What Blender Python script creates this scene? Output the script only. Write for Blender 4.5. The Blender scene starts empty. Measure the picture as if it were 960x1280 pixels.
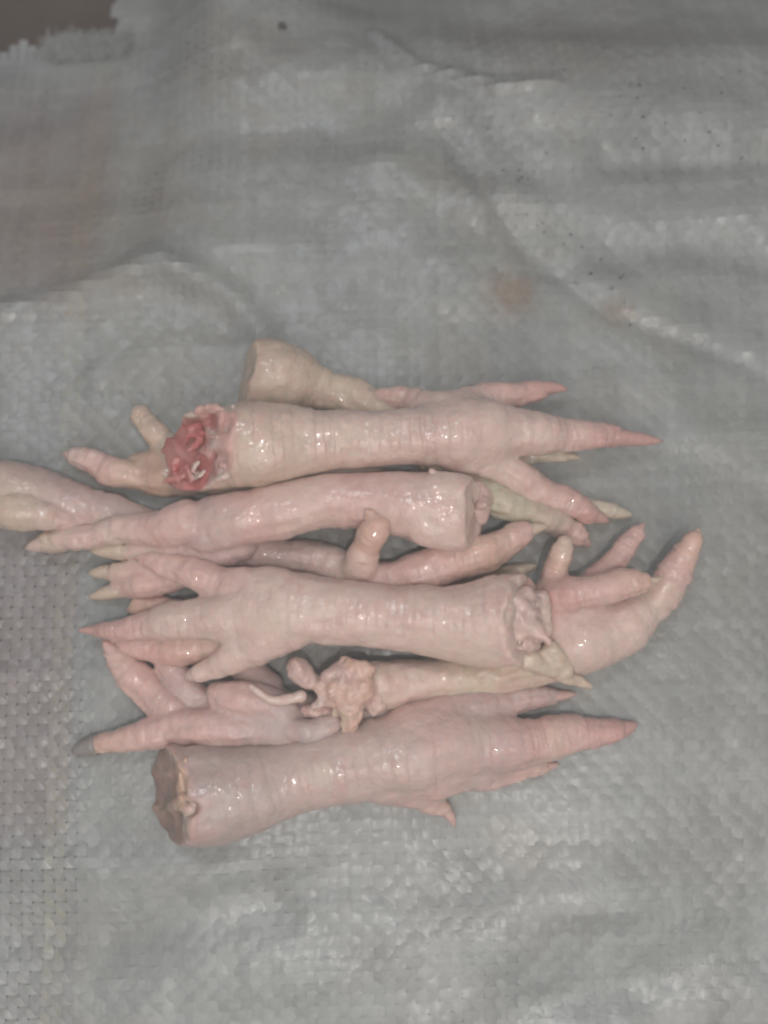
import bpy, math, random
import numpy as np
from mathutils import Vector

# ---------------------------------------------------------------- camera, world, lamps, exposure
U = 0.0002                      # one layout unit = 0.2 mm
DIST = 1375.0                   # camera to the sack, in layout units (27.5 cm)
TILT = math.radians(9.0)
scn = bpy.context.scene
cam_d = bpy.data.cameras.new('camera')
cam = bpy.data.objects.new('camera', cam_d)
scn.collection.objects.link(cam)
CAM = np.array([0.0, -math.sin(TILT) * DIST, math.cos(TILT) * DIST])
cam.location = CAM * U
cam.rotation_euler = (TILT, 0, 0)
cam_d.sensor_fit = 'VERTICAL'
cam_d.angle = 2 * math.atan(640.0 / DIST)
cam_d.dof.use_dof = True
cam_d.dof.focus_distance = 0.256
cam_d.dof.aperture_fstop = 4.0
cam_d.clip_start = 0.01
cam_d.clip_end = 20
scn.camera = cam

world = bpy.data.worlds.new('World')
scn.world = world
world.use_nodes = True
bg = world.node_tree.nodes['Background']
bg.inputs[0].default_value = (1.0, 0.97, 0.95, 1)
bg.inputs[1].default_value = 0.20


def area(name, loc, target, size, power, color):
    d = bpy.data.lights.new(name, 'AREA')
    d.shape = 'DISK'
    d.size = size
    d.energy = power
    d.color = color
    o = bpy.data.objects.new(name, d)
    scn.collection.objects.link(o)
    o.location = loc
    o.rotation_euler = (Vector(target) - Vector(loc)).to_track_quat('-Z', 'Y').to_euler()
    return o


area('ceiling_light', (0.03, -0.20, 0.40), (0.01, -0.02, 0), 0.40, 0.95, (1.0, 0.965, 0.93))
area('bulb', (0.03, -0.13, 0.62), (0, -0.01, 0), 0.011, 0.70, (1.0, 0.98, 0.95))
area('far_window', (-0.16, 0.36, 0.95), (0, 0, 0), 0.26, 1.7, (0.84, 0.93, 1.0))

scn.view_settings.view_transform = 'Standard'
scn.view_settings.look = 'None'
scn.view_settings.exposure = 0.12
scn.view_settings.gamma = 1.0
scn.view_settings.use_curve_mapping = False
scn.render.engine = 'CYCLES'
scn.cycles.filter_width = 2.4
scn.cycles.use_denoising = True
scn.cycles.max_bounces = 5
scn.cycles.volume_bounces = 0
scn.cycles.use_adaptive_sampling = True
scn.cycles.adaptive_threshold = 0.025

FWD = np.array([0.0, math.sin(TILT), -math.cos(TILT)])
UPV = np.array([0.0, math.cos(TILT), math.sin(TILT)])


def at(px, py, z=0.0):
    """layout position of a point at height z seen at photo coordinates px, py"""
    d = FWD * DIST + np.array([1.0, 0, 0]) * (px - 480.0) + UPV * (640.0 - py)
    t = (z - CAM[2]) / d[2]
    return CAM + d * t, t          # t = size factor at that depth


# ---------------------------------------------------------------- object helpers
rng = random.Random(7)


def tag(o, label=None, cat=None, group=None, kind=None):
    for k, v in (('label', label), ('category', cat), ('group', group), ('kind', kind)):
        if v:
            o[k] = v
    return o


def mesh_obj(name, verts, faces, mat, parent=None, smooth=True, attrs=None, nquads=None):
    me = bpy.data.meshes.new(name)
    verts = np.asarray(verts, dtype=np.float32)
    if isinstance(faces, np.ndarray):
        n, w = faces.shape
        me.vertices.add(len(verts))
        me.vertices.foreach_set('co', verts.ravel())
        me.loops.add(n * w)
        me.loops.foreach_set('vertex_index', faces.astype(np.int32).ravel())
        me.polygons.add(n)
        me.polygons.foreach_set('loop_start', np.arange(0, n * w, w, dtype=np.int32))
        me.polygons.foreach_set('loop_total', np.full(n, w, dtype=np.int32))
        me.update(calc_edges=True)
    else:
        me.from_pydata([tuple(v) for v in verts], [], faces)
    if smooth:
        me.polygons.foreach_set('use_smooth', np.ones(len(me.polygons), dtype=bool))
    for k, v in (attrs or {}).items():
        v = np.asarray(v, dtype=np.float32)
        if v.ndim == 2:
            a = me.attributes.new(k, 'FLOAT_COLOR', 'POINT')
            a.data.foreach_set('color', np.concatenate([v, np.ones((len(v), 1), np.float32)], 1).ravel())
        else:
            a = me.attributes.new(k, 'FLOAT', 'POINT')
            a.data.foreach_set('value', v)
    if mat:
        me.materials.append(mat)
    o = bpy.data.objects.new(name, me)
    scn.collection.objects.link(o)
    if parent is not None:
        o.parent = parent
    return o


def empty(name, loc=(0, 0, 0)):
    o = bpy.data.objects.new(name, None)
    o.empty_display_size = 0.01
    scn.collection.objects.link(o)
    o.location = loc
    return o


# ---------------------------------------------------------------- numeric helpers
def sstep(a, b, x):
    t = np.clip((x - a) / (b - a), 0, 1)
    return t * t * (3 - 2 * t)


def _hash(ix, iy, iz, seed):
    h = (ix * 374761393 + iy * 668265263 + iz * 2147483647 + seed * 974634541) & 0xFFFFFFFF
    h = ((h ^ (h >> 13)) * 1274126177) & 0xFFFFFFFF
    h = (h ^ (h >> 16)) & 0xFFFF
    return h.astype(np.float32) / 32767.5 - 1.0


def vnoise(x, y, z, s, seed=0):
    x = np.asarray(x) / s + 100.37
    y = np.asarray(y) / s + 100.71
    z = np.asarray(z) / s + 100.13
    x, y, z = np.broadcast_arrays(x, y, z)
    fx, fy, fz = np.floor(x), np.floor(y), np.floor(z)
    ix, iy, iz = fx.astype(np.int64), fy.astype(np.int64), fz.astype(np.int64)
    x, y, z = x - fx, y - fy, z - fz
    x, y, z = x * x * (3 - 2 * x), y * y * (3 - 2 * y), z * z * (3 - 2 * z)
    r = 0
    for dx in (0, 1):
        wx = x if dx else 1 - x
        for dy in (0, 1):
            wy = y if dy else 1 - y
            for dz in (0, 1):
                wz = z if dz else 1 - z
                r = r + wx * wy * wz * _hash(ix + dx, iy + dy, iz + dz, seed)
    return r


def spline(pts, step=12.0):
    """Catmull-Rom through rows (x,y,z,r); returns resampled rows"""
    P = np.asarray(pts, float)
    P = np.vstack([2 * P[0] - P[1], P, 2 * P[-1] - P[-2]])
    out = []
    for i in range(1, len(P) - 2):
        n = max(2, int(np.linalg.norm(P[i + 1][:3] - P[i][:3]) / step))
        for k in range(n):
            t = k / n
            a, b, c, d = P[i - 1], P[i], P[i + 1], P[i + 2]
            out.append(0.5 * (2 * b + (c - a) * t + (2 * a - 5 * b + 4 * c - d) * t * t + (3 * b - a - 3 * c + d) * t ** 3))
    out.append(P[-2])
    out = np.array(out)
    out[:, 3] = np.maximum(out[:, 3], 0.6)
    return out


def surface_nets(f, org, h):
    nx, ny, nz = f.shape
    s = f < 0
    c = [s[a:nx - 1 + a, b:ny - 1 + b, d:nz - 1 + d] for a in (0, 1) for b in (0, 1) for d in (0, 1)]
    anyc = np.zeros_like(c[0])
    allc = np.ones_like(c[0])
    for q in c:
        anyc |= q
        allc &= q
    act = anyc & ~allc
    I = np.argwhere(act)
    n = len(I)
    idx = np.full(act.shape, -1, np.int64)
    idx[act] = np.arange(n)
    acc = np.zeros((n, 3))
    cnt = np.zeros(n)
    corners = [(a, b, d) for a in (0, 1) for b in (0, 1) for d in (0, 1)]
    val = {q: f[I[:, 0] + q[0], I[:, 1] + q[1], I[:, 2] + q[2]] for q in corners}
    for q in corners:
        for ax in range(3):
            if q[ax] == 0:
                w = list(q)
                w[ax] = 1
                w = tuple(w)
                a, b = val[q], val[w]
                m = (a < 0) != (b < 0)
                t = np.where(m, a / np.where(m, a - b, 1), 0)
                p = np.tile(np.array(q, float), (n, 1))
                p[:, ax] += t
                acc += np.where(m[:, None], p, 0)
                cnt += m
    V = (I + acc / cnt[:, None]) * h + org
    quads = []
    for ax in range(3):
        lo = [slice(None)] * 3
        hi = [slice(None)] * 3
        lo[ax] = slice(0, -1)
        hi[ax] = slice(1, None)
        A, B = s[tuple(lo)], s[tuple(hi)]
        E = np.argwhere(A != B)
        b, c2 = (ax + 1) % 3, (ax + 2) % 3
        ok = (E[:, b] > 0) & (E[:, c2] > 0) & (E[:, b] < f.shape[b] - 1) & (E[:, c2] < f.shape[c2] - 1)
        E = E[ok]
        if not len(E):
            continue
        def cell(db, dc):
            q = E.copy()
            q[:, b] -= db
            q[:, c2] -= dc
            return idx[q[:, 0], q[:, 1], q[:, 2]]
        Q = np.stack([cell(1, 1), cell(0, 1), cell(0, 0), cell(1, 0)], 1)
        flip = ~A[E[:, 0], E[:, 1], E[:, 2]]
        Q[flip] = Q[flip][:, ::-1]
        quads.append(Q)
    F = np.concatenate(quads)
    # light smoothing
    e = np.concatenate([F[:, [0, 1]], F[:, [1, 2]], F[:, [2, 3]], F[:, [3, 0]]])
    for lam in (0.5, 0.4):
        sm = np.zeros_like(V)
        ct = np.zeros(len(V))
        for k in range(3):
            sm[:, k] = np.bincount(e[:, 0], V[e[:, 1], k], len(V)) + np.bincount(e[:, 1], V[e[:, 0], k], len(V))
        ct = np.bincount(e[:, 0], minlength=len(V)) + np.bincount(e[:, 1], minlength=len(V))
        V = V + lam * (sm / ct[:, None] - V)
    return V, F


def smin(a, b, k):
    hh = np.clip(0.5 + 0.5 * (b - a) / k, 0, 1)
    return b + (a - b) * hh - k * hh * (1 - hh)


def limb_field(rows, org, h, shape, pad, far):
    d = np.full(shape, far, np.float32)
    for a, b in zip(rows[:-1], rows[1:]):
        R = max(a[3], b[3]) + pad
        lo = np.minimum(a[:3], b[:3]) - R
        hi = np.maximum(a[:3], b[:3]) + R
        i0 = np.clip(np.floor((lo - org) / h).astype(int), 0, np.array(shape) - 1)
        i1 = np.clip(np.ceil((hi - org) / h).astype(int) + 1, 1, np.array(shape))
        if np.any(i1 <= i0):
            continue
        X = (org[0] + h * np.arange(i0[0], i1[0], dtype=np.float32))[:, None, None].astype(np.float32)
        Y = (org[1] + h * np.arange(i0[1], i1[1], dtype=np.float32))[None, :, None].astype(np.float32)
        Z = (org[2] + h * np.arange(i0[2], i1[2], dtype=np.float32))[None, None, :].astype(np.float32)
        ab = (b - a).astype(np.float32)
        L2 = float(np.dot(ab[:3], ab[:3])) + 1e-6
        t = np.clip(((X - a[0]) * ab[0] + (Y - a[1]) * ab[1] + (Z - a[2]) * ab[2]) / L2, 0, 1)
        q = np.sqrt((X - a[0] - t * ab[0]) ** 2 + (Y - a[1] - t * ab[1]) ** 2 + (Z - a[2] - t * ab[2]) ** 2) - (a[3] + t * ab[3])
        sl = tuple(slice(i0[k], i1[k]) for k in range(3))
        d[sl] = np.minimum(d[sl], q)
    return d


def place(rows):
    """photo x,y + height z + radius r  ->  layout x,y,z,r"""
    out = []
    for x, y, z, r in rows:
        p, t = at(x, y, z)
        out.append((p[0], p[1], p[2], r * t))
    return out


# ---------------------------------------------------------------- materials
def new_mat(name):
    m = bpy.data.materials.new(name)
    m.use_nodes = True
    nt = m.node_tree
    return m, nt, nt.nodes['Principled BSDF']


def N(nt, typ, **kw):
    n = nt.nodes.new(typ)
    for k, v in kw.items():
        if k.startswith('i_'):
            n.inputs[k[2:].replace('_', ' ')].default_value = v
        else:
            setattr(n, k, v)
    return n


def M_(nt, op, a, b=None, c=None, clamp=False):
    n = nt.nodes.new('ShaderNodeMath')
    n.operation = op
    n.use_clamp = clamp
    for i, v in enumerate((a, b, c)):
        if v is None:
            continue
        if isinstance(v, (int, float)):
            n.inputs[i].default_value = v
        else:
            nt.links.new(v, n.inputs[i])
    return n.outputs[0]


def mixc(nt, fac, a, b, mode='MIX'):
    n = nt.nodes.new('ShaderNodeMix')
    n.data_type = 'RGBA'
    n.blend_type = mode
    for s, v in ((n.inputs[0], fac), (n.inputs[6], a), (n.inputs[7], b)):
        if isinstance(v, (int, float)):
            s.default_value = v
        elif isinstance(v, tuple):
            s.default_value = v + (1,) if len(v) == 3 else v
        else:
            nt.links.new(v, s)
    return n.outputs[2]


def noise(nt, scale, detail=3, rough=0.55, vec=None, dist=0.0):
    n = N(nt, 'ShaderNodeTexNoise', i_Scale=scale, i_Detail=detail, i_Roughness=rough, i_Distortion=dist)
    if vec is not None:
        nt.links.new(vec, n.inputs['Vector'])
    return n.outputs[0]


def skin_material():
    m, nt, b = new_mat('chicken_skin')
    L = nt.links
    co = N(nt, 'ShaderNodeTexCoord').outputs['Object']
    col = N(nt, 'ShaderNodeAttribute', attribute_name='col').outputs['Color']
    u = N(nt, 'ShaderNodeAttribute', attribute_name='scute_u').outputs['Fac']
    msk = N(nt, 'ShaderNodeAttribute', attribute_name='scute_mask').outputs['Fac']
    rawm = N(nt, 'ShaderNodeAttribute', attribute_name='raw').outputs['Fac']
    # transverse scutes: saw-tooth of overlapping plates, wobbling
    n1 = noise(nt, 260, 2, 0.5, co)
    n0 = noise(nt, 90, 2, 0.5, co)
    ph = M_(nt, 'ADD', M_(nt, 'DIVIDE', u, 11.5), M_(nt, 'ADD', M_(nt, 'MULTIPLY', n1, 0.8), M_(nt, 'MULTIPLY', n0, 1.0)))
    fr = M_(nt, 'FRACT', ph)
    groove = M_(nt, 'SUBTRACT', 1.0, M_(nt, 'MULTIPLY', M_(nt, 'ABSOLUTE', M_(nt, 'SUBTRACT', fr, 0.5)), 2.0))   # 0 at joints
    gl = M_(nt, 'SMOOTH_MIN', M_(nt, 'MULTIPLY', groove, 3.0), 1.0, 0.3)
    patch = M_(nt, 'MULTIPLY', M_(nt, 'SUBTRACT', noise(nt, 120, 3, 0.55, co), 0.36), 4.0, clamp=True)
    sm = M_(nt, 'MULTIPLY', msk, patch)
    line = M_(nt, 'MULTIPLY', M_(nt, 'SUBTRACT', 1.0, gl, clamp=True), sm)
    vor = N(nt, 'ShaderNodeTexVoronoi', i_Scale=800.0)
    L.new(co, vor.inputs['Vector'])
    fine = noise(nt, 1700, 3, 0.6, co)
    mid = noise(nt, 420, 3, 0.55, co, 0.4)
    hgt = M_(nt, 'ADD', M_(nt, 'MULTIPLY', M_(nt, 'MULTIPLY', gl, sm), 0.38),
             M_(nt, 'ADD', M_(nt, 'MULTIPLY', vor.outputs['Distance'], -0.30),
                M_(nt, 'ADD', M_(nt, 'MULTIPLY', fine, 0.32), M_(nt, 'MULTIPLY', mid, 0.95))))
    bump = N(nt, 'ShaderNodeBump', i_Strength=0.75, i_Distance=0.00042)
    L.new(hgt, bump.inputs['Height'])
    L.new(bump.outputs[0], b.inputs['Normal'])
    # colour: mottled, slightly rosier in blotches, faint darker plate joints
    c1 = mixc(nt, M_(nt, 'MULTIPLY', M_(nt, 'SUBTRACT', noise(nt, 120, 4, 0.6, co), 0.48), 2.6, clamp=True), col, (0.60, 0.33, 0.30))
    c1 = mixc(nt, 0.55, col, c1)
    c2 = mixc(nt, M_(nt, 'MULTIPLY', M_(nt, 'SUBTRACT', noise(nt, 75, 3, 0.5, co, 0.5), 0.55), 3.0, clamp=True), c1, (0.60, 0.52, 0.40))
    c2 = mixc(nt, 0.55, c1, c2)
    c3 = mixc(nt, M_(nt, 'MULTIPLY', line, 0.07), c2, (0.36, 0.26, 0.22))
    v = M_(nt, 'ADD', 0.86, M_(nt, 'MULTIPLY', noise(nt, 330, 4, 0.6, co), 0.28))
    hv = N(nt, 'ShaderNodeHueSaturation')
    L.new(c3, hv.inputs['Color'])
    L.new(v, hv.inputs['Value'])
    L.new(hv.outputs[0], b.inputs['Base Color'])
    L.new(M_(nt, 'ADD', 0.45, M_(nt, 'MULTIPLY', noise(nt, 200, 3, 0.5, co), 0.3)), b.inputs['Roughness'])
    b.inputs['Subsurface Weight'].default_value = 0.5
    b.inputs['Subsurface Radius'].default_value = (1.0, 0.42, 0.28)
    b.inputs['Subsurface Scale'].default_value = 0.0030
    cb = N(nt, 'ShaderNodeBump', i_Strength=1.0, i_Distance=0.00021)
    L.new(M_(nt, 'ADD', M_(nt, 'MULTIPLY', noise(nt, 760, 1, 0.5, co), 1.0), M_(nt, 'ADD', M_(nt, 'MULTIPLY', noise(nt, 1300, 1, 0.5, co), 0.22), M_(nt, 'MULTIPLY', M_(nt, 'MULTIPLY', gl, sm), 0.7))), cb.inputs['Height'])
    L.new(cb.outputs[0], b.inputs['Coat Normal'])
    L.new(M_(nt, 'MULTIPLY', M_(nt, 'SUBTRACT', noise(nt, 110, 3, 0.6, co), 0.34), 3.0, clamp=True), b.inputs['Coat Weight'])
    b.inputs['Coat Roughness'].default_value = 0.06
    b.inputs['Coat IOR'].default_value = 1.5
    return m


def flesh_material():
    m, nt, b = new_mat('wet_flesh')
    L = nt.links
    co = N(nt, 'ShaderNodeTexCoord').outputs['Object']
    col = N(nt, 'ShaderNodeAttribute', attribute_name='col').outputs['Color']
    hv = N(nt, 'ShaderNodeHueSaturation')
    L.new(col, hv.inputs['Color'])
    L.new(M_(nt, 'ADD', 0.72, M_(nt, 'MULTIPLY', noise(nt, 420, 4, 0.65, co, 0.6), 0.56)), hv.inputs['Value'])
    L.new(hv.outputs[0], b.inputs['Base Color'])
    bump = N(nt, 'ShaderNodeBump', i_Strength=0.8, i_Distance=0.0006)
    L.new(noise(nt, 520, 4, 0.62, co, 0.8), bump.inputs['Height'])
    L.new(bump.outputs[0], b.inputs['Normal'])
    b.inputs['Roughness'].default_value = 0.36
    b.inputs['Subsurface Weight'].default_value = 0.3
    b.inputs['Subsurface Radius'].default_value = (1.0, 0.3, 0.2)
    b.inputs['Subsurface Scale'].default_value = 0.0018
    b.inputs['Coat Weight'].default_value = 0.3
    b.inputs['Coat Roughness'].default_value = 0.15
    return m


def claw_material():
    m, nt, b = new_mat('claw_horn')
    L = nt.links
    co = N(nt, 'ShaderNodeTexCoord').outputs['Object']
    col = N(nt, 'ShaderNodeAttribute', attribute_name='col').outputs['Color']
    hv = N(nt, 'ShaderNodeHueSaturation')
    L.new(col, hv.inputs['Color'])
    L.new(M_(nt, 'ADD', 0.8, M_(nt, 'MULTIPLY', noise(nt, 600, 3, 0.6, co), 0.4)), hv.inputs['Value'])
    L.new(hv.outputs[0], b.inputs['Base Color'])
    b.inputs['Roughness'].default_value = 0.42
    b.inputs['Subsurface Weight'].default_value = 0.25
    b.inputs['Subsurface Radius'].default_value = (1.0, 0.5, 0.35)
    b.inputs['Subsurface Scale'].default_value = 0.0015
    return m


STAINS_TINTS = [(450, 760, 330, .42), (330, 560, 200, .3), (720, 700, 160, .3), (640, 368, 50, 1.2), (772, 388, 26, 1.3), (565, 462, 60, .45), (745, 505, 60, .35), (660, 1060, 110, .30),
          (90, 230, 190, .85), (300, 60, 130, .4), (700, 20, 200, .4), (330, 165, 70, .35), (600, 240, 90, .2), (120, 560, 60, .35), (560, 1100, 80, .25)]  # stains, plus broad brown tones at the far left and far edge


def sack_material(name, base, stain_tint=True, streak=None):
    m, nt, b = new_mat(name)
    L = nt.links
    pos = N(nt, 'ShaderNodeNewGeometry').outputs['Position']
    oi = N(nt, 'ShaderNodeObjectInfo')
    rnd = oi.outputs['Random']
    col = mixc(nt, noise(nt, 34, 4, 0.6, pos), tuple(c * 0.62 for c in base), tuple(min(1, c * 1.36) for c in base))
    col = mixc(nt, M_(nt, 'MULTIPLY', M_(nt, 'SUBTRACT', noise(nt, 16, 4, 0.6, pos), 0.45), 2.2, clamp=True), col,
               (base[0] * 0.86, base[1] * 0.78, base[2] * 0.70))
    if stain_tint:
        # dull mauve tone in two bands along the sack's left side
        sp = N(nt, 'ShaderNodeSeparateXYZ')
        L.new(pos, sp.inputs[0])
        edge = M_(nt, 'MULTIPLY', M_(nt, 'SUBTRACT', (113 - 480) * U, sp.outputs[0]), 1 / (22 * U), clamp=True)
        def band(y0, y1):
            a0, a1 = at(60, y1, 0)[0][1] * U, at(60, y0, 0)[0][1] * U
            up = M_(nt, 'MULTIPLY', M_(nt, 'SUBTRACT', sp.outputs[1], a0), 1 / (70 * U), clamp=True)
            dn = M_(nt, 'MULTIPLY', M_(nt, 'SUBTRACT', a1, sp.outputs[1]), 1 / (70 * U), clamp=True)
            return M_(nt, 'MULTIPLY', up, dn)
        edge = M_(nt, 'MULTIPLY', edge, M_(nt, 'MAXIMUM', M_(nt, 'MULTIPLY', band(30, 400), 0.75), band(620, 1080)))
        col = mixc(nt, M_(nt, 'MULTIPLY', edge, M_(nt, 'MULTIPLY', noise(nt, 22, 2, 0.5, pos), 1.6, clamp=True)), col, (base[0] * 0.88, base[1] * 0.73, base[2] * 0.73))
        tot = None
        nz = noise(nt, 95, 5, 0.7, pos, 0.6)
        for (x, y, r, s) in STAINS_TINTS:
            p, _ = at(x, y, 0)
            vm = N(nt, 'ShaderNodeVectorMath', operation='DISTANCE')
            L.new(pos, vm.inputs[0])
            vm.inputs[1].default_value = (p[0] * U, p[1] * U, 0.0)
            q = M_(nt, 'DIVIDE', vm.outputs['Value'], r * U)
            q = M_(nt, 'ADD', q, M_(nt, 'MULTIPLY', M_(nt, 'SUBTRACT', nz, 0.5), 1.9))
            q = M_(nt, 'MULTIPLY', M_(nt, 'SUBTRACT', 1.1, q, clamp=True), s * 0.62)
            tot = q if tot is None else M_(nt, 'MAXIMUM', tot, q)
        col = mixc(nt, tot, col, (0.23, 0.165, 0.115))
    hv = N(nt, 'ShaderNodeHueSaturation')
    L.new(col, hv.inputs['Color'])
    fn = noise(nt, 900, 4, 0.65, pos)
    if streak:
        mp = N(nt, 'ShaderNodeMapping')
        mp.inputs['Scale'].default_value = streak
        L.new(pos, mp.inputs['Vector'])
        fn = M_(nt, 'ADD', M_(nt, 'MULTIPLY', fn, 0.4), M_(nt, 'MULTIPLY', noise(nt, 1.0, 4, 0.7, mp.outputs[0]), 0.6))
    L.new(M_(nt, 'ADD', M_(nt, 'ADD', 0.70, M_(nt, 'MULTIPLY', rnd, 0.16)), M_(nt, 'MULTIPLY', fn, 0.46)), hv.inputs['Value'])
    L.new(hv.outputs[0], b.inputs['Base Color'])
    L.new(M_(nt, 'ADD', 0.26, M_(nt, 'MULTIPLY', noise(nt, 60, 4, 0.6, pos), 0.34)), b.inputs['Roughness'])
    b.inputs['Specular IOR Level'].default_value = 0.5
    b.inputs['Coat Weight'].default_value = 0.16
    b.inputs['Coat Roughness'].default_value = 0.22
    bump = N(nt, 'ShaderNodeBump', i_Strength=0.7, i_Distance=0.00024)
    L.new(M_(nt, 'ADD', M_(nt, 'MULTIPLY', noise(nt, 170, 5, 0.6, pos, 0.5), 1.6), M_(nt, 'MULTIPLY', noise(nt, 1400, 3, 0.6, pos), 0.25)),
          bump.inputs['Height'])
    L.new(bump.outputs[0], b.inputs['Normal'])
    return m


MAT_SKIN = skin_material()
MAT_FLESH = flesh_material()
MAT_CLAW = claw_material()
WARP_S, WEFT_S = (1500, 45, 60), (45, 1500, 60)
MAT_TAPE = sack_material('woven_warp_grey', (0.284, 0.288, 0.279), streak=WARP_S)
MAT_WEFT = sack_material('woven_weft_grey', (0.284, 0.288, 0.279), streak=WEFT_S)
MAT_TAPE_MAUVE = sack_material('woven_tape_mauve_side', (0.275, 0.277, 0.275), streak=WARP_S)
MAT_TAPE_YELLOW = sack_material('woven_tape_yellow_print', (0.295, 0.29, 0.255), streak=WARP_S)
MAT_UNDER = sack_material('sack_under_layer', (0.15, 0.155, 0.155), stain_tint=False)  # coloured darker than the tapes so the gaps between them look shaded
MAT_FRINGE = sack_material('sack_fringe_fibre', (0.27, 0.27, 0.26), stain_tint=False)

# ---------------------------------------------------------------- the sack
RIDGES = [   # photo polyline, half width, height   (creases and swells of the sack)
    ([(420, 40), (620, 62), (800, 60), (1100, 50)], 60, 26),
    ([(560, 120), (760, 130), (1100, 150)], 40, 14),
    ([(760, 205), (900, 200), (1100, 190)], 22, -14),
    ([(180, 330), (330, 325), (500, 290)], 55, 18),
    ([(200, 150), (330, 150), (480, 130)], 40, -14),
    ([(480, 205), (560, 235), (600, 260)], 36, 13),
    ([(555, 165), (650, 310), (760, 392), (960, 470)], 13, -5),
    ([(580, 150), (690, 300), (800, 380), (980, 440)], 22, 4.5),
    ([(-200, 400), (0, 388), (110, 362), (205, 330), (290, 372), (330, 420)], 20, 14),
    ([(205, 330), (205, 200), (128, 60), (125, -60)], 22, 3),
    ([(640, 250), (800, 270), (980, 260)], 26, 9),
    ([(700, 330), (850, 310), (1000, 330)], 22, -7),
    ([(-100, 1070), (60, 1075), (260, 1090), (380, 1075)], 22, 8),
    ([(-100, 1160), (150, 1165), (330, 1130)], 30, -8),
    ([(-80, 850), (60, 845), (130, 850)], 20, 6),
    ([(500, 1190), (700, 1130), (960, 1060)], 40, 7),
    ([(640, 1270), (800, 1230), (1000, 1190)], 30, -6),
    ([(820, 470), (900, 560), (990, 600)], 40, 6),
    ([(470, 20), (520, 80), (620, 110), (690, 105)], 12, 9),
    ([(300, 40), (400, 100), (460, 60)], 26, 8),
    ([(120, 470), (230, 430), (300, 440)], 24, 6),
]


def _segd(X, Y, pts):
    d = np.full(X.shape, 1e9)
    for (ax, ay), (bx, by) in zip(pts[:-1], pts[1:]):
        vx, vy = bx - ax, by - ay
        t = np.clip(((X - ax) * vx + (Y - ay) * vy) / (vx * vx + vy * vy), 0, 1)
        d = np.minimum(d, (X - ax - t * vx) ** 2 + (Y - ay - t * vy) ** 2)
    return d


RW = [([tuple(at(x, y, 0)[0][:2]) for x, y in pl], w, h) for pl, w, h in RIDGES]


def soft(v, w):
    return w * np.log1p(np.exp(np.clip(v / w, -40, 40)))


def sack_h(X, Y):
    X = np.asarray(X, float)
    Y = np.asarray(Y, float)
    h = np.zeros(np.broadcast(X, Y).shape)
    X, Y = np.broadcast_arrays(X, Y)
    for pl, w, a in RW:
        h = h + a * np.exp(-_segd(X, Y, pl) / (w * w))
    h = h + 9.0 * vnoise(X, Y, 0, 150, 3) + 4.0 * vnoise(X * 0.5 + Y * 0.2, Y, 0, 70, 6) + 3.6 * vnoise(X * 0.5, Y, 0, 44, 4) + 1.3 * vnoise(X, Y, 0, 21, 5)
    # flat where the feet lie
    e = np.exp(-((X / 430) ** 4 + ((Y + 110) / 300) ** 4))
    h = h * (1 - 0.85 * e)
    # the far side falls away, more steeply at the far left
    h = h - 0.55 * soft(Y - 560, 30) * sstep(-260, 0, X)
    h = h - 0.26 * soft(Y - 262, 20) * sstep(-190, -360, X)
    return h


PITCH = 13.0
X0, X1, Y0, Y1 = -740, 740, -860, 1060
EDGE_X = at(126, 60, 0)[0][0]
EDGE_Y = at(60, 40, -90)[0][1]
sack = tag(empty('woven_sack'), 'pale grey woven plastic sack spread flat and creased under the chicken feet', 'sack')
SK = math.radians(2.5)


def strip(name, ctr, along, w, mat, thick=0.0):
    """ctr (n,3) centre line, along = unit in-plane cross vector (n,3)"""
    n = len(ctr)
    V = np.empty((n, 3, 3))
    V[:, 0] = ctr - along * (w[:, None] / 2)
    V[:, 1] = ctr
    V[:, 2] = ctr + along * (w[:, None] / 2)
    V[:, 1, 2] += 0.3
    idx = np.arange(n * 3).reshape(n, 3)
    F = np.concatenate([np.stack([idx[:-1, c], idx[:-1, c + 1], idx[1:, c + 1], idx[1:, c]], 1) for c in (0, 1)])
    return mesh_obj(name, V.reshape(-1, 3) * U, F, mat, sack)


STEP = PITCH / 3.0
nw = int((X1 - X0) / PITCH)
nf = int((Y1 - Y0) / PITCH)


def amp_at(X, Y):
    a = 0.40 + 0.12 * vnoise(X, Y, 0, 110, 31)
    a = a + 0.60 * sstep(-340, -380, X) * sstep(0, -60, Y)          # coarse open weave at the left
    a = a - 0.06 * sstep(150, 260, X)
    a = a * (1 - 0.45 * sstep(150, 260, Y) * sstep(120, 20, X))     # coated and smooth at the far left
    return a


def wid_at(X, Y):
    return 0.98 - 0.09 * sstep(0.5, 1.0, amp_at(X, Y)) + 0.02 * vnoise(X, Y, 0, 160, 33)


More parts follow.
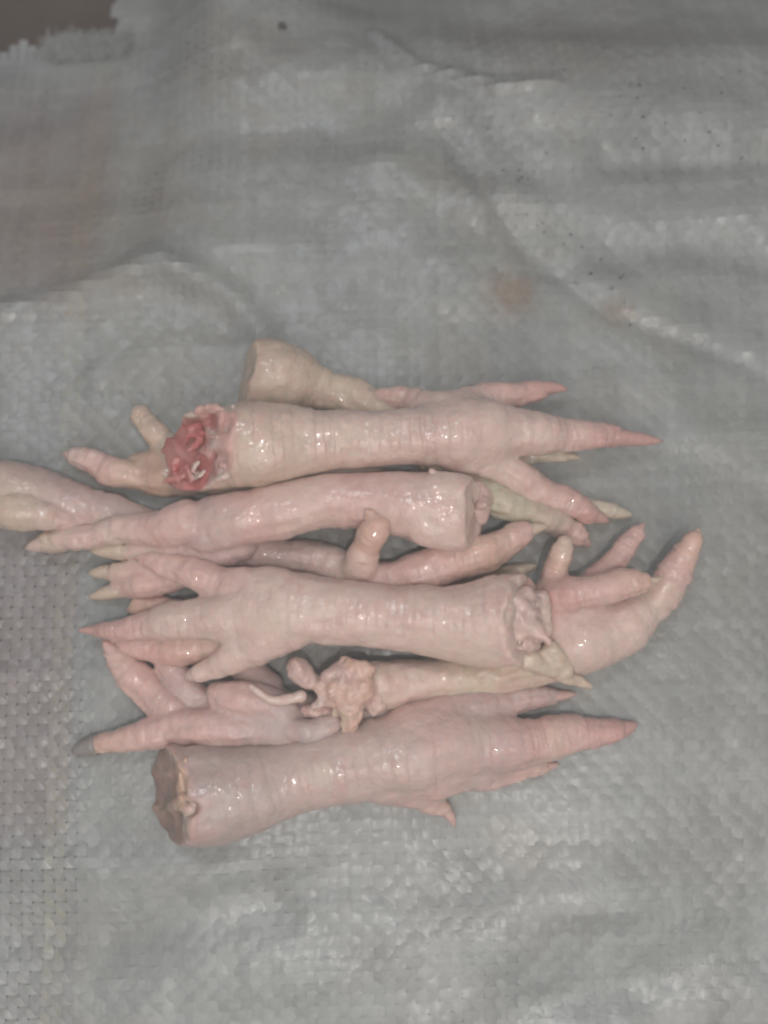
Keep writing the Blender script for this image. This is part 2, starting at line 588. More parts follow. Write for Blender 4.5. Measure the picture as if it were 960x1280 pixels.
for i in range(nw):
    xc = X0 + i * PITCH
    ye = Y1
    if xc < EDGE_X:
        ye = EDGE_Y + rng.uniform(-16, 10)
    ys = np.arange(Y0, ye, STEP)
    lat = 1.7 * vnoise(i * 7.7, ys, 0, 60, 11) + 0.9 * vnoise(i * 3.1, ys, 0, 25, 12)
    xs = xc + lat - ys * math.tan(SK) * 0.25
    z = sack_h(xs, ys) + amp_at(xs, ys) * np.cos(math.pi * ((ys - Y0) / PITCH + i))
    w = PITCH * (wid_at(xs, ys) + 0.06 * vnoise(i * 5.3, ys, 0, 70, 13))
    al = np.zeros((len(ys), 3))
    al[:, 0] = 1
    e = 2.0
    al[:, 2] = (sack_h(xs + e, ys) - sack_h(xs - e, ys)) / (2 * e)
    tilt = vnoise(i * 9.1, ys, 0, 50, 14) * 0.10
    al[:, 2] += tilt
    al /= np.linalg.norm(al, axis=1)[:, None]
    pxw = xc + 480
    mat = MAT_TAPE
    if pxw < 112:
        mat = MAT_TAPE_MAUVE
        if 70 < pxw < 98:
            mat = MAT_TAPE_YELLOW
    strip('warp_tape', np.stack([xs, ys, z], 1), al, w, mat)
for j in range(nf):
    yc = Y0 + j * PITCH
    xb = X0
    if yc > EDGE_Y - 4:
        xb = EDGE_X + rng.uniform(-26, 4)
    xs = np.arange(X0, X1, STEP)
    xs = xs[xs >= xb]
    lat = 1.6 * vnoise(xs, j * 7.7, 0, 60, 21) + 0.9 * vnoise(xs, j * 3.1, 0, 25, 22)
    ys = yc + lat + xs * math.tan(SK)
    z = sack_h(xs, ys) - amp_at(xs, ys) * np.cos(math.pi * ((xs - X0) / PITCH + j))
    w = PITCH * (wid_at(xs, ys) + 0.06 * vnoise(xs, j * 5.3, 0, 70, 23))
    al = np.zeros((len(xs), 3))
    al[:, 1] = 1
    e = 2.0
    al[:, 2] = (sack_h(xs, ys + e) - sack_h(xs, ys - e)) / (2 * e) + vnoise(xs, j * 9.1, 0, 50, 24) * 0.10
    al /= np.linalg.norm(al, axis=1)[:, None]
    strip('weft_tape', np.stack([xs, ys, z], 1), al, w, MAT_WEFT)


def grid_sheet(name, x0, x1, y0, y1, st, hfun, mat, parent):
    xs = np.arange(x0, x1 + 1, st)
    ys = np.arange(y0, y1 + 1, st)
    X, Y = np.meshgrid(xs, ys, indexing='ij')
    V = np.stack([X, Y, hfun(X, Y)], -1).reshape(-1, 3) * U
    idx = np.arange(len(xs) * len(ys)).reshape(len(xs), len(ys))
    F = np.stack([idx[:-1, :-1], idx[1:, :-1], idx[1:, 1:], idx[:-1, 1:]], -1).reshape(-1, 4)
    return mesh_obj(name, V, F, mat, parent)


grid_sheet('under_layer', X0 + 8, X1 - 8, Y0 + 8, EDGE_Y - 24, 10, lambda X, Y: sack_h(X, Y) - 7, MAT_UNDER, sack)
grid_sheet('under_layer', EDGE_X + 12, X1 - 8, EDGE_Y - 23.5, Y1 - 8, 10, lambda X, Y: sack_h(X, Y) - 7, MAT_UNDER, sack)

# frayed fibres along the sack's torn edge
fv, ff = [], []
for k in range(900):
    x = rng.uniform(X0 + 250, EDGE_X + 6)
    y = EDGE_Y + rng.uniform(-34, 4)
    z = float(sack_h(x, y)) + 2
    a = rng.gauss(math.pi / 2, 0.8)
    ln = rng.uniform(8, 30)
    curl = rng.gauss(0, 1.6)
    w = rng.uniform(0.3, 0.8)
    pts = []
    for s in range(6):
        t = s / 5
        pts.append((x, y, z + 6 * math.sin(t * 2.4) * rng.uniform(.4, 1)))
        x += math.cos(a + curl * t) * ln / 5
        y += math.sin(a + curl * t) * ln / 5
    b0 = len(fv)
    for s, p in enumerate(pts):
        q = pts[min(s + 1, 5)]
        r = pts[max(s - 1, 0)]
        dx, dy = q[0] - r[0], q[1] - r[1]
        l = math.hypot(dx, dy) + 1e-6
        fv.append((p[0] - dy / l * w, p[1] + dx / l * w, p[2]))
        fv.append((p[0] + dy / l * w, p[1] - dx / l * w, p[2]))
    for s in range(5):
        c = b0 + s * 2
        ff.append((c, c + 1, c + 3, c + 2))
tag(mesh_obj('fringe', np.array(fv) * U, ff, MAT_FRINGE, sack), kind='stuff')

# brown floor below
m, nt, b = new_mat('brown_floor')
pos = N(nt, 'ShaderNodeNewGeometry').outputs['Position']
nt.links.new(mixc(nt, noise(nt, 30, 5, 0.6, pos), (0.06, 0.04, 0.03), (0.15, 0.10, 0.075)), b.inputs['Base Color'])
b.inputs['Roughness'].default_value = 0.8
FZ = -250
R_ = 4400
fx = np.array([(-R_, -R_, FZ), (R_, -R_, FZ), (R_, R_, FZ), (-R_, R_, FZ)]) * U
tag(mesh_obj('floor', fx, [(0, 1, 2, 3)], m), kind='structure')

# ---------------------------------------------------------------- chicken feet
PALE = (0.66, 0.49, 0.43)
PINK = (0.65, 0.43, 0.385)
ROSE = (0.58, 0.345, 0.31)
CREAM = (0.61, 0.48, 0.375)
YELL = (0.58, 0.485, 0.385)
GREEN = (0.50, 0.44, 0.33)
MAUVE = (0.52, 0.375, 0.35)
BEIGE = (0.49, 0.375, 0.31)
PEACH = (0.64, 0.425, 0.34)
RED = (0.47, 0.14, 0.13)
DRED = (0.28, 0.06, 0.05)
CART = (0.62, 0.38, 0.33)
PINKC = (0.58, 0.33, 0.29)
WHITE = (0.68, 0.52, 0.46)
CARTP = (0.58, 0.41, 0.365)
DULL = (0.46, 0.36, 0.335)
GREYP = (0.42, 0.37, 0.36)
ROSEP = (0.60, 0.36, 0.31)
WHITEP = (0.66, 0.51, 0.45)
BROWND = (0.29, 0.19, 0.155)
BEIGED = (0.37, 0.26, 0.21)
PALED = (0.57, 0.43, 0.385)
ROSED = (0.54, 0.22, 0.20)
BROWN = (0.26, 0.165, 0.13)
PEACHD = (0.52, 0.34, 0.25)
GREY = (0.30, 0.27, 0.25)
VOX = 2.5


def photo_xy(P):
    d = P - CAM
    w = d @ FWD
    return 480 + DIST * d[..., 0] / w, 640 - DIST * (d @ UPV) / w


def spot_eval(P, spots, seed):
    """patches of tissue on a cut face: nearest patch decides colour and relief"""
    x, y = photo_xy(P)
    x = x + 3.5 * vnoise(P[..., 0], P[..., 1], P[..., 2], 12, seed + 40) + 2.0 * vnoise(P[..., 0], P[..., 1], P[..., 2], 5, seed + 42)
    y = y + 3.5 * vnoise(P[..., 0], P[..., 1], P[..., 2], 12, seed + 41) + 2.0 * vnoise(P[..., 0], P[..., 1], P[..., 2], 5, seed + 43)
    D = np.stack([np.hypot(x - q[0], y - q[1]) - q[2] for q in spots])
    W = np.exp(-(D - D.min(0)) / 2.2)
    W /= W.sum(0)
    dep = np.tensordot(np.array([q[3] for q in spots]), W, 1)
    col = np.tensordot(W, np.array([q[4] for q in spots], float), ([0], [0]))
    return dep, col


def lerp3(a, b, t):
    return np.asarray(a)[None, :] * (1 - t[:, None]) + np.asarray(b)[None, :] * t[:, None]


def make_foot(label, limbs, claws, cuts=(), k=9.0, seed=1, scute=1.0, lump=1.5, big=3.4):
    """limbs: list of dict(p=[(x,y,z,r)...], c=[(t,colour)...], s=scute amount); claws: [(limb index, px, py, z, r0, colour)]"""
    L = []
    for l in limbs:
        rows = spline(place(l['p']))
        if limbs.index(l) > 0 and l.get('k', 0) < 14 and len(l['p']) > 3:
            tt = np.linspace(0, 1, len(rows))
            kn = 3 if len(l['p']) > 4 else 2.5
            rows[:, 3] *= 1 + 0.045 * np.cos(2 * math.pi * kn * tt + seed) * sstep(0.1, 0.3, tt)
            rows[:, 2] += 1.4 * np.cos(2 * math.pi * kn * tt + seed) * sstep(0.1, 0.3, tt)
            rows[:, 1] += 1.6 * np.sin(2 * math.pi * kn * 0.6 * tt + seed * 1.7) * sstep(0.1, 0.4, tt)
        seg = np.linalg.norm(np.diff(rows[:, :3], axis=0), axis=1)
        arc = np.concatenate([[0], np.cumsum(seg)])
        L.append((rows, arc, l))
    allr = np.concatenate([r for r, _, _ in L])
    lo = (allr[:, :3] - allr[:, 3:4]).min(0) - 10
    hi = (allr[:, :3] + allr[:, 3:4]).max(0) + 10
    lo[2] = max(lo[2], -6)
    shape = tuple(np.ceil((hi - lo) / VOX).astype(int) + 1)
    f = None
    far = 34.0
    for rows, arc, l in L:
        d = limb_field(rows, lo, VOX, shape, 22, far)
        f = d if f is None else smin(f, d, l.get('k', k))
    X = (lo[0] + VOX * np.arange(shape[0]))[:, None, None]
    Y = (lo[1] + VOX * np.arange(shape[1]))[None, :, None]
    Z = (lo[2] + VOX * np.arange(shape[2]))[None, None, :]
    near = np.abs(f) < 12
    ii = np.argwhere(near)
    P = lo + ii * VOX
    nz = lump * vnoise(P[:, 0], P[:, 1], P[:, 2], 26, seed) + 0.55 * lump * vnoise(P[:, 0], P[:, 1], P[:, 2], 11, seed + 1)
    nz = nz + big * vnoise(P[:, 0], P[:, 1], P[:, 2], 48, seed + 3)
    f[near] += nz.astype(np.float32)
    # rests on the sack: flattened softly where it presses down
    g = 2.5 - Z
    hh = np.clip(0.5 - 0.5 * (g - f) / 5.0, 0, 1)
    f = g + (f - g) * hh + 5.0 * hh * (1 - hh)
    cutd = []
    for (px, py, pz, nrm, rad, amp, pal) in cuts:
        c, _ = at(px, py, pz)
        n = np.array(nrm, float)
        n /= np.linalg.norm(n)
        pl = (X - c[0]) * n[0] + (Y - c[1]) * n[1] + (Z - c[2]) * n[2]
        reg = (X - c[0]) ** 2 + (Y - c[1]) ** 2 + (Z - c[2]) ** 2 < rad * rad
        w = amp * vnoise(X + 0 * Y + 0 * Z, Y + 0 * X + 0 * Z, Z + 0 * X + 0 * Y, 17, seed + 5)
        pl = pl + w
        if isinstance(pal[0][0], (int,)):
            nr = reg & (np.abs(pl) < 26)
            PP = lo + np.argwhere(nr) * VOX
            pl[nr] -= spot_eval(PP, pal, seed)[0]
        f = np.where(reg, np.maximum(f, pl), f)
        cutd.append((c, n, rad, amp, pal))
    V, F = surface_nets(f.astype(np.float32), lo, VOX)
    # per-vertex limb weights, colours, scute coordinate
    nV = len(V)
    D = np.empty((len(L), nV))
    Uc = np.empty((len(L), nV))
    T = np.empty((len(L), nV))
    Nz = np.empty((len(L), nV))
    for q, (rows, arc, l) in enumerate(L):
        bd = np.full(nV, 1e9)
        bu = np.zeros(nV)
        bn = np.zeros(nV)
        for s in range(len(rows) - 1):
            a, b = rows[s], rows[s + 1]
            ab = b - a
            t = np.clip(((V - a[:3]) @ ab[:3]) / (ab[:3] @ ab[:3] + 1e-9), 0, 1)
            cc = a[:3] + t[:, None] * ab[:3]
            ln = np.linalg.norm(V - cc, axis=1)
            d = ln - (a[3] + t * ab[3])
            m = d < bd
            bd = np.where(m, d, bd)
            bu = np.where(m, arc[s] + t * (arc[s + 1] - arc[s]), bu)
            bn = np.where(m, (V[:, 2] - cc[:, 2]) / (ln + 1e-6), bn)
        D[q], Uc[q], T[q], Nz[q] = bd, bu, bu / arc[-1], bn
    W = np.exp(-(D - D.min(0)) / 7.0)
    W /= W.sum(0)
    col = np.zeros((nV, 3))
    for q, (rows, arc, l) in enumerate(L):
        st = l['c']
        c = np.stack([np.interp(T[q], [s[0] for s in st], [s[1][ch] for s in st]) for ch in range(3)], 1)
        col += W[q][:, None] * c
    best = D.argmin(0)
    ar = np.arange(nV)
    srt = np.sort(D, axis=0)
    sep = np.clip((srt[1] - srt[0]) / 9.0, 0, 1) if len(L) > 1 else np.ones(nV)
    sc = np.array([l.get('s', 1.0) for _, _, l in L])[best]
    smask = sstep(-0.15, 0.45, Nz[best, ar]) * sep * scute * sc
    ucoord = Uc[best, ar] + best * 37.0
    raw = np.zeros(nV)
    for (c, n, rad, amp, pal) in cutd:
        w = amp * vnoise(V[:, 0], V[:, 1], V[:, 2], 17, seed + 5)
        pd = (V - c) @ n + w
        near = np.linalg.norm(V - c, axis=1) < rad
        spots = isinstance(pal[0][0], (int,))
        if spots:
            dep, scol = spot_eval(V, pal, seed)
            pd = pd - dep
        mk = sstep(-4.0, -1.2, pd) * near
        bl = np.exp(np.minimum(pd, 0) / 12.0) * near * 0.55 * np.clip(0.6 + 0.8 * vnoise(V[:, 0], V[:, 1], V[:, 2], 15, seed + 70), 0, 1)
        col = col * (1 - bl[:, None]) + np.array(PINKC)[None] * bl[:, None]
        raw = np.maximum(raw, mk)
        nn = 0.5 + 0.5 * vnoise(V[:, 0], V[:, 1], V[:, 2], 13, seed + 8)
        nn = np.clip(nn + 0.3 * vnoise(V[:, 0], V[:, 1], V[:, 2], 6, seed + 9), 0, 1)
        xs = np.linspace(0, 1, len(pal))
        if spots:
            pc = scol * (0.82 + 0.36 * nn[:, None])
        else:
            pc = np.stack([np.interp(nn, xs, [p[ch] for p in pal]) for ch in range(3)], 1)
        col = col * (1 - mk[:, None]) + pc * mk[:, None]
    smask = smask * (1 - raw)
    ctr = np.empty_like(V)
    bd = np.full(nV, 1e9)
    for rows, arc, l in L:
        for s_ in range(len(rows) - 1):
            a, b = rows[s_], rows[s_ + 1]
            ab = b - a
            t = np.clip(((V - a[:3]) @ ab[:3]) / (ab[:3] @ ab[:3] + 1e-9), 0, 1)
            cc = a[:3] + t[:, None] * ab[:3]
            d = np.linalg.norm(V - cc, axis=1) - (a[3] + t * ab[3])
            m_ = d < bd
            bd = np.where(m_, d, bd)
            ctr[m_] = cc[m_]
    rad_ = V - ctr
    rad_ /= np.linalg.norm(rad_, axis=1)[:, None] + 1e-6
    ph = 14 * rad_[:, 1] + 9 * rad_[:, 2]
    fold = 1.1 * vnoise(ucoord, ph, best * 9.0, 9.0, seed + 60) + 0.7 * vnoise(ucoord, ph * 0.5, best * 9.0, 5.0, seed + 61)
    fold = fold + 1.2 * vnoise(ucoord * 0.35, ph * 2.2, best * 9.0, 10.0, seed + 62)
    V = V + rad_ * (fold * np.clip(sep, 0.15, 1) * (1 - raw))[:, None]
    base = (V[:, :2].mean(0)[0] * U, V[:, :2].mean(0)[1] * U, V[:, 2].min() * U)
    root = empty('chicken_foot', base)
    tag(root, label, 'chicken foot', 'raw chicken feet piled on the sack')
    off = np.array(base)
    mesh_obj('skin', V * U - off, F, MAT_SKIN, root, attrs={'col': col, 'scute_u': ucoord, 'scute_mask': smask, 'raw': raw})
    for cl in claws:
        li, px, py, pz, colr = cl[:5]
        rows = L[li][0]
        p0 = rows[-1]
        d0 = rows[-1][:3] - rows[-3][:3]
        d0 /= np.linalg.norm(d0)
        tip, ts = at(px, py, pz)
        r0 = p0[3] * (cl[5] if len(cl) > 5 else 0.82)
        st = p0[:3] - d0 * p0[3] * 0.5
        ln = np.linalg.norm(tip - st)
        c1 = st + d0 * ln * 0.5 + np.array([0, 0, ln * 0.06])
        ring, pts, fc, cc = 10, [], [], []
        for s in range(9):
            t = s / 8
            c = (1 - t) ** 2 * st + 2 * t * (1 - t) * c1 + t * t * tip
            tg = 2 * (1 - t) * (c1 - st) + 2 * t * (tip - c1)
            tg /= np.linalg.norm(tg)
            e1 = np.cross(tg, [0, 0, 1.0])
            e1 /= np.linalg.norm(e1) + 1e-9
            e2 = np.cross(e1, tg)
            r = r0 * (1 - t ** 2.0) ** 0.75 + 0.7 * (1 - t) + 0.15
            for g_ in range(ring):
                a = 2 * math.pi * g_ / ring
                pts.append(c + e1 * math.cos(a) * r * 0.9 + e2 * math.sin(a) * r)
                cc.append(np.array(colr) * (0.9 + 0.15 * t))
        for s in range(8):
            for g_ in range(ring):
                fc.append((s * ring + g_, s * ring + (g_ + 1) % ring, (s + 1) * ring + (g_ + 1) % ring, (s + 1) * ring + g_))
        fc.append(tuple(range(ring))[::-1])
        fc.append(tuple(8 * ring + g_ for g_ in range(ring)))
        mesh_obj('claw', np.array(pts) * U - off, fc, MAT_CLAW, root, attrs={'col': np.array(cc)})
    return root, off


def tissue(name, foot, blobs, label=None, k=7.0, lump=2.2, ns=14.0, seed=3, vox=1.8):
    """soft lumps: blobs = [([(x,y,z,r),...], colour)]"""
    root, off = foot
    rows = [(spline(place(p), 8) if len(p) > 1 else np.array(place(p) * 2)) for p, _ in blobs]
    allr = np.concatenate(rows)
    lo = (allr[:, :3] - allr[:, 3:4]).min(0) - 9
    hi = (allr[:, :3] + allr[:, 3:4]).max(0) + 9
    shape = tuple(np.ceil((hi - lo) / vox).astype(int) + 1)
    f = None
    for r in rows:
        d = limb_field(r, lo, vox, shape, 14, 26.0)
        f = d if f is None else smin(f, d, k)
    near = np.abs(f) < 9
    P = lo + np.argwhere(near) * vox
    f[near] += (lump * vnoise(P[:, 0], P[:, 1], P[:, 2], ns, seed) + 0.6 * lump * vnoise(P[:, 0], P[:, 1], P[:, 2], ns * 0.45, seed + 1)).astype(np.float32)
    V, F = surface_nets(f, lo, vox)
    D = []
    for r in rows:
        bd = np.full(len(V), 1e9)
        for s in range(len(r) - 1):
            a, b = r[s], r[s + 1]
            ab = b - a
            t = np.clip(((V - a[:3]) @ ab[:3]) / (ab[:3] @ ab[:3] + 1e-9), 0, 1)
            bd = np.minimum(bd, np.linalg.norm(V - a[:3] - t[:, None] * ab[:3], axis=1) - a[3] - t * ab[3])
        D.append(bd + 1.6 * vnoise(V[:, 0], V[:, 1], V[:, 2], 8, seed + 2 + len(D)))
    D = np.array(D)
    W = np.exp(-(D - D.min(0)) / 1.6)
    W /= W.sum(0)
    col = W.T @ np.array([c for _, c in blobs])
    o = mesh_obj(name, V * U - off, F, MAT_FLESH, root, attrs={'col': col})
    if label:
        o['label'] = label
    return o


def strands(n, area_, ln, rr, cols, seed, drift=(-1, .3)):
    """stringy torn fibres: n short bent threads starting inside the photo box area_ = (x0,x1,y0,y1,z0,z1)"""
    r = random.Random(seed)
    out = []
    for _ in range(n):
        x, y, z = r.uniform(*area_[0:2]), r.uniform(*area_[2:4]), r.uniform(*area_[4:6])
        a = math.atan2(drift[1], drift[0]) + r.gauss(0, 0.75)
        L_ = r.uniform(*ln)
        w = r.uniform(*rr)
        b = r.gauss(0, 0.9)
        out.append(([(x, y, z, w * 1.25), (x + math.cos(a) * L_ * .5, y + math.sin(a) * L_ * .5, z + r.uniform(-2, 6), w),
                     (x + math.cos(a) * L_ * .5 + math.cos(a + b) * L_ * .5, y + math.sin(a) * L_ * .5 + math.sin(a + b) * L_ * .5, z - r.uniform(0, 8), w * .5)], r.choice(cols)))
    return out


def C(*cs):
    n = len(cs)
    return [(i / max(1, n - 1), c) for i, c in enumerate(cs)]


# --- bottom layer ------------------------------------------------
# yellowish foot whose beige knob shows above the topmost foot
fF = make_foot('yellowish chicken foot crossing under the topmost one, beige knob sticking out behind it',
    [dict(p=[(300, 474, 42, 42), (345, 470, 46, 46), (385, 481, 36, 32), (415, 490, 30, 26), (440, 496, 28, 26), (500, 535, 27, 25), (570, 585, 27, 30)], c=C(BEIGE, CREAM, CREAM, CREAM), s=.4),
     dict(p=[(570, 592, 30, 24), (615, 620, 42, 22), (660, 638, 38, 20), (700, 655, 26, 17), (722, 668, 18, 13)], c=C(GREEN, GREEN, GREEN, BEIGE, PINK), s=1),
     dict(p=[(580, 585, 26, 22), (650, 612, 16, 15), (720, 632, 12, 12), (765, 640, 11, 11)], c=C(GREEN, GREEN, YELL, YELL)),
     dict(p=[(580, 578, 26, 20), (630, 574, 16, 13), (672, 572, 10, 9), (705, 571, 8, 7)], c=C(GREEN, CREAM, YELL, YELL))],
    [(1, 738, 684, 6, PINK), (2, 792, 644, 8, YELL, .95), (3, 726, 572, 5, CREAM)],
    cuts=[(308, 466, 42, (-1, .12, .32), 75, 3, (BEIGE, CREAM, BEIGE))], seed=11, k=10)
# foot under A and B: toes at the left, cut end at the right
fH = make_foot('chicken foot mostly hidden under the bloody one, two pale toe tips out at its left',
    [dict(p=[(610, 622, 30, 26), (560, 618, 30, 27), (450, 603, 28, 25), (330, 596, 28, 25), (260, 592, 26, 24)], c=C(PALE, PALE, PALE, PEACH), s=.5),
     dict(p=[(240, 598, 24, 22), (195, 602, 22, 21), (150, 591, 24, 19), (115, 578, 24, 15), (96, 572, 22, 12)], c=C(BEIGE, PEACHD, PEACH, PINK, PALE), k=4),
     dict(p=[(245, 582, 22, 20), (215, 560, 20, 17), (190, 535, 18, 16), (176, 521, 14, 13)], c=C(BEIGE, BEIGE, CREAM, CREAM)),
     dict(p=[(235, 588, 22, 22), (195, 582, 18, 19), (172, 577, 15, 14)], c=C(BROWN, PEACHD, PEACHD))],
    [(0 + 1, 78, 566, 14, PINK), (2, 166, 513, 8, CREAM, .9)],
    cuts=[(606, 622, 30, (1, -.1, .25), 60, 3, (PINK, PALE, CREAM))], seed=21, k=12)
# foot whose knob leaves the frame at the left; toes come out between B and C
fG = make_foot('chicken foot with big beige knob at the left border and hooked hind toe mid-pile',
    [dict(p=[(-14, 612, 40, 40), (25, 612, 40, 36), (75, 624, 36, 29), (130, 640, 32, 24), (200, 662, 27, 21), (300, 690, 25, 23), (390, 700, 26, 26), (440, 722, 28, 30)], c=C(BEIGE, MAUVE, MAUVE, PINK, MAUVE, PALE), s=.15),
     dict(p=[(-20, 636, 54, 23), (20, 638, 57, 25), (60, 645, 52, 20), (98, 652, 42, 11)], c=C(CREAM, CREAM, PALE, PINK), s=0, k=2),
     dict(p=[(435, 728, 32, 27), (480, 728, 44, 26), (530, 714, 52, 27), (575, 700, 54, 27), (598, 692, 54, 24), (615, 684, 54, 22), (640, 673, 50, 19), (653, 668, 48, 14)], c=C(PALE, PINK, PINK, PEACH, PINK), s=.8),
     dict(p=[(440, 730, 38, 22), (450, 705, 66, 19), (462, 675, 92, 18), (471, 656, 104, 17), (462, 643, 106, 9)], c=C(PINK, PALE, PEACH, PEACH), s=.3),
     dict(p=[(450, 735, 26, 22), (560, 740, 16, 15), (620, 722, 14, 14), (650, 712, 13, 11)], c=C(PALE, CREAM, CREAM))],
    [(2, 686, 658, 44, CREAM, .75), (3, 452, 637, 98, PEACH, .6), (4, 672, 706, 8, CREAM)], seed=31, k=10)
# foot at lower left with toes out to the left
fJ = make_foot('greyish pink chicken foot at the lower left, its dark clawed toe pointing left',
    [dict(p=[(520, 872, 22, 21), (450, 890, 24, 22), (390, 896, 26, 26), (330, 890, 28, 34), (290, 880, 28, 28)], c=C(MAUVE, MAUVE, MAUVE), s=.3),
     dict(p=[(400, 922, 40, 20), (335, 908, 50, 24), (270, 909, 48, 23), (210, 914, 40, 21), (155, 922, 29, 19), (115, 931, 19, 15)], c=C(MAUVE, MAUVE, PINK, PINK, PEACH)),
     dict(p=[(310, 890, 30, 30), (245, 896, 24, 24), (198, 878, 22, 24), (166, 845, 24, 23), (142, 815, 30, 15)], c=C(MAUVE, MAUVE, PINK, PINK)),
     dict(p=[(350, 890, 52, 24), (305, 874, 54, 25), (275, 868, 46, 19)], c=C(MAUVE, PINK, PINK)),
     dict(p=[(250, 872, 26, 20), (225, 848, 26, 17), (205, 825, 24, 14)], c=C(MAUVE, MAUVE, PINK)),
     dict(p=[(330, 860, 26, 24), (270, 800, 20, 16), (220, 762, 18, 14), (175, 758, 15, 11)], c=C(MAUVE, PINK, PEACH)),
     dict(p=[(350, 905, 60, 13), (385, 915, 64, 15), (415, 905, 60, 13)], c=C(GREYP, MAUVE), s=0)],
    [(1, 88, 941, 10, GREY, 1.0), (2, 128, 800, 32, PINK), (5, 158, 765, 9, PINK)], seed=41, k=3, scute=.5, lump=1.8)
# foot whose cupped palm is at the right
fE = make_foot('chicken foot with lumpy torn cut end and cupped toes curling up at the right',
    [dict(p=[(435, 862, 42, 34), (475, 856, 42, 33), (540, 848, 36, 27), (610, 844, 30, 25), (680, 828, 30, 30), (722, 800, 32, 42)], c=C(CREAM, PALE, CREAM, CREAM, PALE), s=.4),
     dict(p=[(722, 800, 34, 40), (768, 787, 32, 36), (814, 752, 36, 26), (844, 715, 46, 20), (861, 686, 56, 13), (868, 670, 58, 8)], c=C(PALE, PALE, PALE, PINK, PEACH), s=.2),
     dict(p=[(690, 770, 34, 34), (700, 748, 62, 24), (745, 737, 78, 19), (778, 731, 84, 17), (802, 727, 84, 10)], c=C(ROSE, ROSE, PINK, PEACH)),
     dict(p=[(720, 770, 34, 32), (745, 728, 36, 19), (772, 698, 38, 15), (796, 667, 38, 9)], c=C(MAUVE, ROSE, PINK, PINK)),
     dict(p=[(690, 770, 40, 26), (692, 722, 48, 18), (700, 695, 58, 17), (706, 680, 64, 13)], c=C(PINK, PALE, PEACH, CREAM))],
    [(1, 874, 660, 62, PEACH, .8), (2, 830, 722, 80, CREAM, .6), (3, 806, 654, 38, ROSE)],
    cuts=[(462, 860, 44, (-1, -.1, .25), 70, 5, (PEACH, CREAM, PINK))], seed=51, k=16)
tissue('torn_tissue', fE, [
    ([(372, 836, 74, 14), (386, 850, 68, 12)], CARTP), ([(442, 848, 68, 20), (456, 866, 66, 18)], PINK),
    ([(420, 874, 72, 11), (440, 888, 76, 13), (437, 912, 70, 7)], PEACH), ([(385, 888, 52, 10), (420, 895, 54, 10)], PINK), ([(466, 850, 52, 22), (468, 876, 52, 18)], PALE)]
    + [([(412, 846, 72, 12), (430, 838, 70, 13)], CARTP), ([(418, 862, 76, 12), (446, 868, 80, 14)], PEACH)]
    + strands(10, (425, 462, 834, 888, 68, 82), (18, 38), (4.5, 8), (PEACH, CREAM, CARTP, PEACH), 5, (-1, .35))
    + strands(6, (395, 425, 838, 880, 60, 72), (14, 26), (3, 6), (CARTP, PALE, PEACH), 6, (-1, .2))
    + strands(4, (430, 450, 880, 895, 72, 80), (14, 24), (4, 6), (PEACH, CREAM), 8, (-.2, 1)),
    'ragged peach torn tissue at the cut end', k=7, lump=2.4, ns=9)
tissue('tendon', fE, [([(314, 858, 80, 4), (326, 868, 80, 5), (340, 876, 78, 6), (360, 874, 72, 7), (376, 870, 68, 8)], PALE)], 'white stringy tendon end', lump=1.0)

# --- upper layer ------------------------------------------------
fB = make_foot('pink chicken foot with pale swollen knob at right, directly below the bloody topmost one',
    [dict(p=[(586, 646, 76, 36), (560, 640, 82, 46), (515, 634, 80, 43), (450, 628, 76, 34), (380, 632, 74, 33), (310, 646, 70, 36), (262, 660, 62, 34)], c=C(PALE, PALE, PINK, PALE, PINK, MAUVE), s=.2),
     dict(p=[(520, 628, 90, 30), (430, 622, 86, 22), (350, 628, 80, 22)], c=C(PINK, PINK, PALE), s=.1, k=20),
     dict(p=[(545, 616, 102, 27), (574, 619, 100, 26)], c=C(PALE, WHITEP), s=0, k=3),
     dict(p=[(530, 656, 94, 27), (568, 664, 88, 26)], c=C(PALE, WHITEP), s=0, k=3),
     dict(p=[(232, 652, 74, 26), (205, 660, 68, 25), (165, 662, 58, 20), (120, 668, 48, 18), (85, 675, 40, 15), (55, 681, 33, 12)], c=C(PINK, PINK, PALE, PALE, CREAM), s=.2, k=4),
     dict(p=[(215, 684, 50, 16), (175, 688, 42, 11), (152, 688, 36, 9)], c=C(MAUVE, PINK, YELL), s=.2, k=4),
     dict(p=[(262, 684, 50, 22), (215, 700, 36, 16), (160, 712, 24, 13), (132, 715, 18, 10)], c=C(MAUVE, PINK, PINK, YELL), s=.2, k=4),
     dict(p=[(300, 680, 52, 22), (280, 690, 50, 20), (235, 714, 34, 18), (180, 729, 24, 17), (145, 740, 17, 12)], c=C(MAUVE, MAUVE, PINK, PINK, PINK), s=.2, k=4)],
    [(4, 31, 686, 26, PALE, 1.0), (5, 112, 689, 32, CREAM, 1.5), (6, 110, 717, 12, CREAM, 1.0), (7, 110, 747, 10, CREAM, .95)],
    cuts=[(594, 640, 80, (.94, -.12, .32), 75, 6, (PINK, PALE, CARTP, PALE))], seed=61, k=11)
tissue('cartilage', fB, [([(596, 612, 70, 11), (602, 628, 66, 13), (600, 645, 62, 11)], CARTP), ([(540, 590, 112, 4), (552, 594, 112, 5)], PINK)] + strands(6, (590, 602, 606, 650, 66, 84), (10, 18), (2, 4), (CARTP, PALE), 46, (1, .2)),
       'pale pink cut edge of the knob', lump=1.8)

